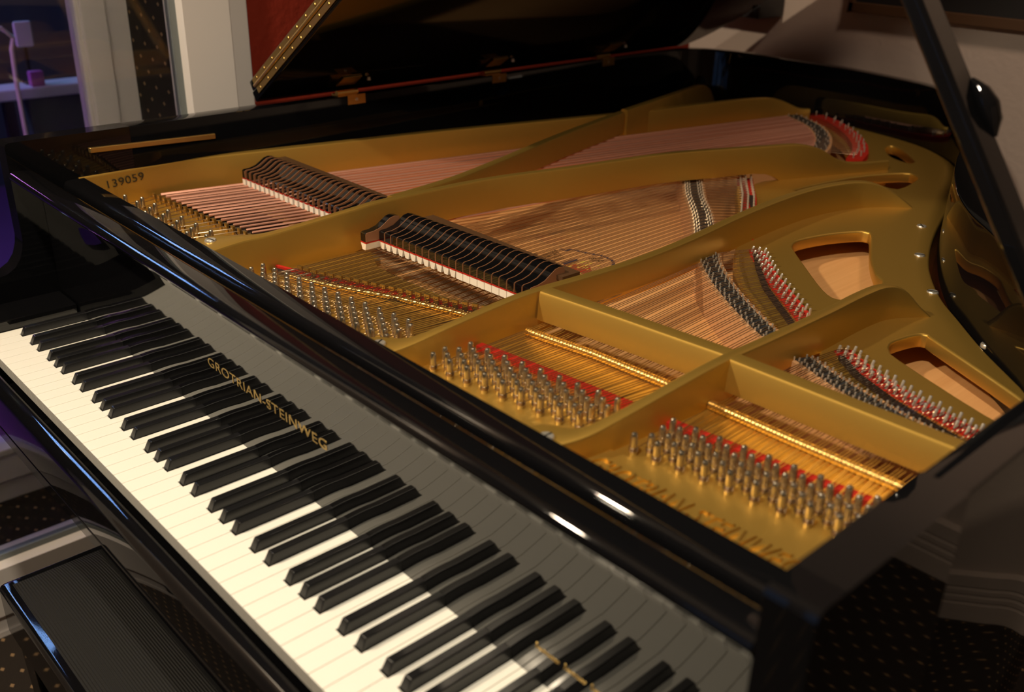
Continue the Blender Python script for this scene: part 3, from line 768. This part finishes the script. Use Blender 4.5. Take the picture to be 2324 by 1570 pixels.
# ---- lid, folded flap, hinges, prop
TH = math.radians(34.5); HX, HZ = -116, 266.3
def lidp(x, y, up):
    d = x - HX
    return (HX + d * math.cos(TH) - up * math.sin(TH), y, HZ + d * math.sin(TH) + up * math.cos(TH))
LO = offset_path(OUT, 6)
lo2 = [(p[0] if p[0] > HX else HX, p[1]) for p in LO if p[1] > 552 or p[0] > 1000]
poly = [(HX, 552)] + [p for p in LO if p[1] > 560] + [(1324, 552)]
poly = [(max(x, HX), y) for x, y in poly]
b = MB(); b.prism([lidp(x, y, 0) for x, y in poly], [lidp(x, y, 20) for x, y in poly]); lid = b.build('lid', M['lidblack'], piano, bevel=2.5)
b = MB(); fp = [(HX - 4, 556), (1324, 556), (1324, 640), (1300, 760), (1220, 850), (1100, 960), (900, 1000), (HX - 4, 1000)]
b.prism([lidp(x, y, 22.5) for x, y in fp], [lidp(x, y, 42) for x, y in fp]); flap = b.build('lid_flap', M['black'], piano, bevel=3)
b = MB()
b.prism([lidp(x, 551, u) for x, u in ((HX + 26, 6), (1300, 6), (1300, 17), (HX + 26, 17))], [lidp(x, 549.5, u) for x, u in ((HX + 26, 6), (1300, 6), (1300, 17), (HX + 26, 17))])
b.prism([lidp(x, 555, u) for x, u in ((HX + 20, 25), (1300, 25), (1300, 36), (HX + 20, 36))], [lidp(x, 550.5, u) for x, u in ((HX + 20, 25), (1300, 25), (1300, 36), (HX + 20, 36))])
b.tube([lidp(x, 549, 21.5) for x in (HX + 24, 600, 1300)], 3.2, 8)
ph = b.build('piano_hinge', M['brass'], lid, smooth=40)
b = MB()
for k in range(34):
    x = HX + 40 + k * 36
    for u in (11.5, 30.5):
        c = lidp(x, 549.2, u)
        b.tube([c, (c[0], c[1] - 1.2, c[2])], [3.0, 2.2], 8)
b.build('hinge_screws', M['brassold'], ph)
for y in (745, 1117, 1478):
    spx = interp([(300, -76), (1000, -84), (1500, -102), (1700, -98)], y)
    h = MB()
    h.box(spx - 1, spx + 2.2, y - 20, y + 20, 247, 265)
    h.tube([(spx - 2, y - 42, 270.5), (spx - 2, y + 4, 270.5)], 5.2, 10)
    h.box(spx - 22, spx + 1, y - 40, y + 2, 264, 267.5)
    h.prism([lidp(x, yy, -.5) for x, yy in ((HX + 34, y - 40), (HX + 66, y - 40), (HX + 66, y + 2), (HX + 34, y + 2))], [lidp(x, yy, -3) for x, yy in ((HX + 34, y - 40), (HX + 66, y - 40), (HX + 66, y + 2), (HX + 34, y + 2))])
    ho = h.build('lid_hinge', M['brass'], piano, smooth=35)
    h = MB(); h.tube([(spx + 2, y, 256), (spx + 3.6, y, 256)], [3.4, 2.6], 10); c = lidp(HX + 52, y + 24, -4); h.lathe(c[0], c[1], [(4, c[2] - 2), (3, c[2] + 4)], 8); h.build('hinge_screw', M['steel'], ho)
b = MB(); b.prism([(-76, 229, 231.5), (-76, 447, 224), (-76, 447, 233), (-76, 229, 240)], [(-71, 231, 231.5), (-71, 446, 224), (-71, 446, 233), (-71, 231, 240)]); sl = b.build('desk_rail', M['brass'], piano, bevel=1.5)
# prop stick, at right angles to the lid
px0, pz0 = 1287, 254
LP = 815
ux, uz = -math.sin(TH), math.cos(TH)
b = MB()
def pp(s_, o_, y): return (px0 + ux * s_ + uz * o_, y, pz0 + uz * s_ - ux * o_)
rg = []
for s_, w_ in ((-20, 9), (0, 9.5), (LP * .5, 9), (LP - 20, 8), (LP, 6)):
    rg.append([pp(s_, -w_, 552), pp(s_, w_, 552), pp(s_, w_, 590), pp(s_, -w_, 590)])
b.loft(rg); prop = b.build('prop_stick', M['black'], piano, bevel=5, segs=3)
b = MB(); b.tube([pp(222, 8, 586), pp(236, 11, 588), pp(250, 12, 588), pp(264, 11, 588), pp(278, 8, 586)], [3, 9, 11, 9, 3], 12); b.build('prop_knob', M['black'], prop, smooth=50)
# legs and pedal lyre
def leg(x, y):
    b = MB()
    b.loft([[(x + s_ * r, y + t_ * r, z) for s_, t_ in ((-1, -1), (1, -1), (1, 1), (-1, 1))] for r, z in ((65, -105), (62, -150), (50, -190), (34, -640), (40, -665), (40, -680))])
    o = b.build('leg', M['black'], piano, bevel=4)
    b = MB(); b.lathe(x, y, [(18, -680), (18, -705), (26, -712), (26, -735)], 16); b.build('caster', M['brass'], o, smooth=40)
leg(-20, 330); leg(1225, 330); leg(250, 1640)
b = MB(); b.box(520, 540, 380, 410, -660, -105); b.box(700, 720, 380, 410, -660, -105); b.box(490, 750, 350, 430, -690, -655)
ly = b.build('pedal_lyre', M['black'], piano, bevel=4)
for x in (560, 620, 680):
    b = MB(); b.box(x - 11, x + 11, 270, 360, -684, -674); b.build('pedal', M['brass'], ly, bevel=3)

# ================================================================== BENCH
bench = thing('piano_bench', 'black piano bench with ribbed cushion pushed under the keyboard', 'bench')
BX0, BX1, BY0, BY1 = 262, 850, -104, 250
b = MB(); b.box(BX0, BX1, BY0, BY1, -330, -246); b.build('seat_frame', M['black'], bench, bevel=9, segs=4)
b = MB()
nx, ny = 26, 16
def cz(u, v): return -246 + 22 * (1 - abs(2*u-1)**5) * (1 - abs(2*v-1)**4) ** .8
for j in range(ny + 1):
    for i in range(nx + 1):
        u, v = i / nx, j / ny
        b.v.append(P(lerp(BX0 + 16, BX1 - 16, u), lerp(BY0 + 16, BY1 - 16, v), cz(u, v)))
for j in range(ny):
    for i in range(nx):
        a = j * (nx + 1) + i; b.face([a, a + 1, a + nx + 2, a + nx + 1])
b.build('cushion', M['ribcloth'], bench, smooth=60)
for x in (BX0 + 36, BX1 - 36):
    for y in (BY0 + 36, BY1 - 36):
        b = MB(); b.loft([[(x + s_ * r, y + t_ * r, z) for s_, t_ in ((-1, -1), (1, -1), (1, 1), (-1, 1))] for r, z in ((28, -330), (26, -400), (17, -735))]); b.build('leg', M['black'], bench, bevel=3)
for x in (BX0 - 9, BX1 + 9):
    b = MB(); b.tube([(x - 12, 70, -290), (x + 12, 70, -290)], [22, 22], 16); b.build('adjusting_knob', M['black'], bench, smooth=40)
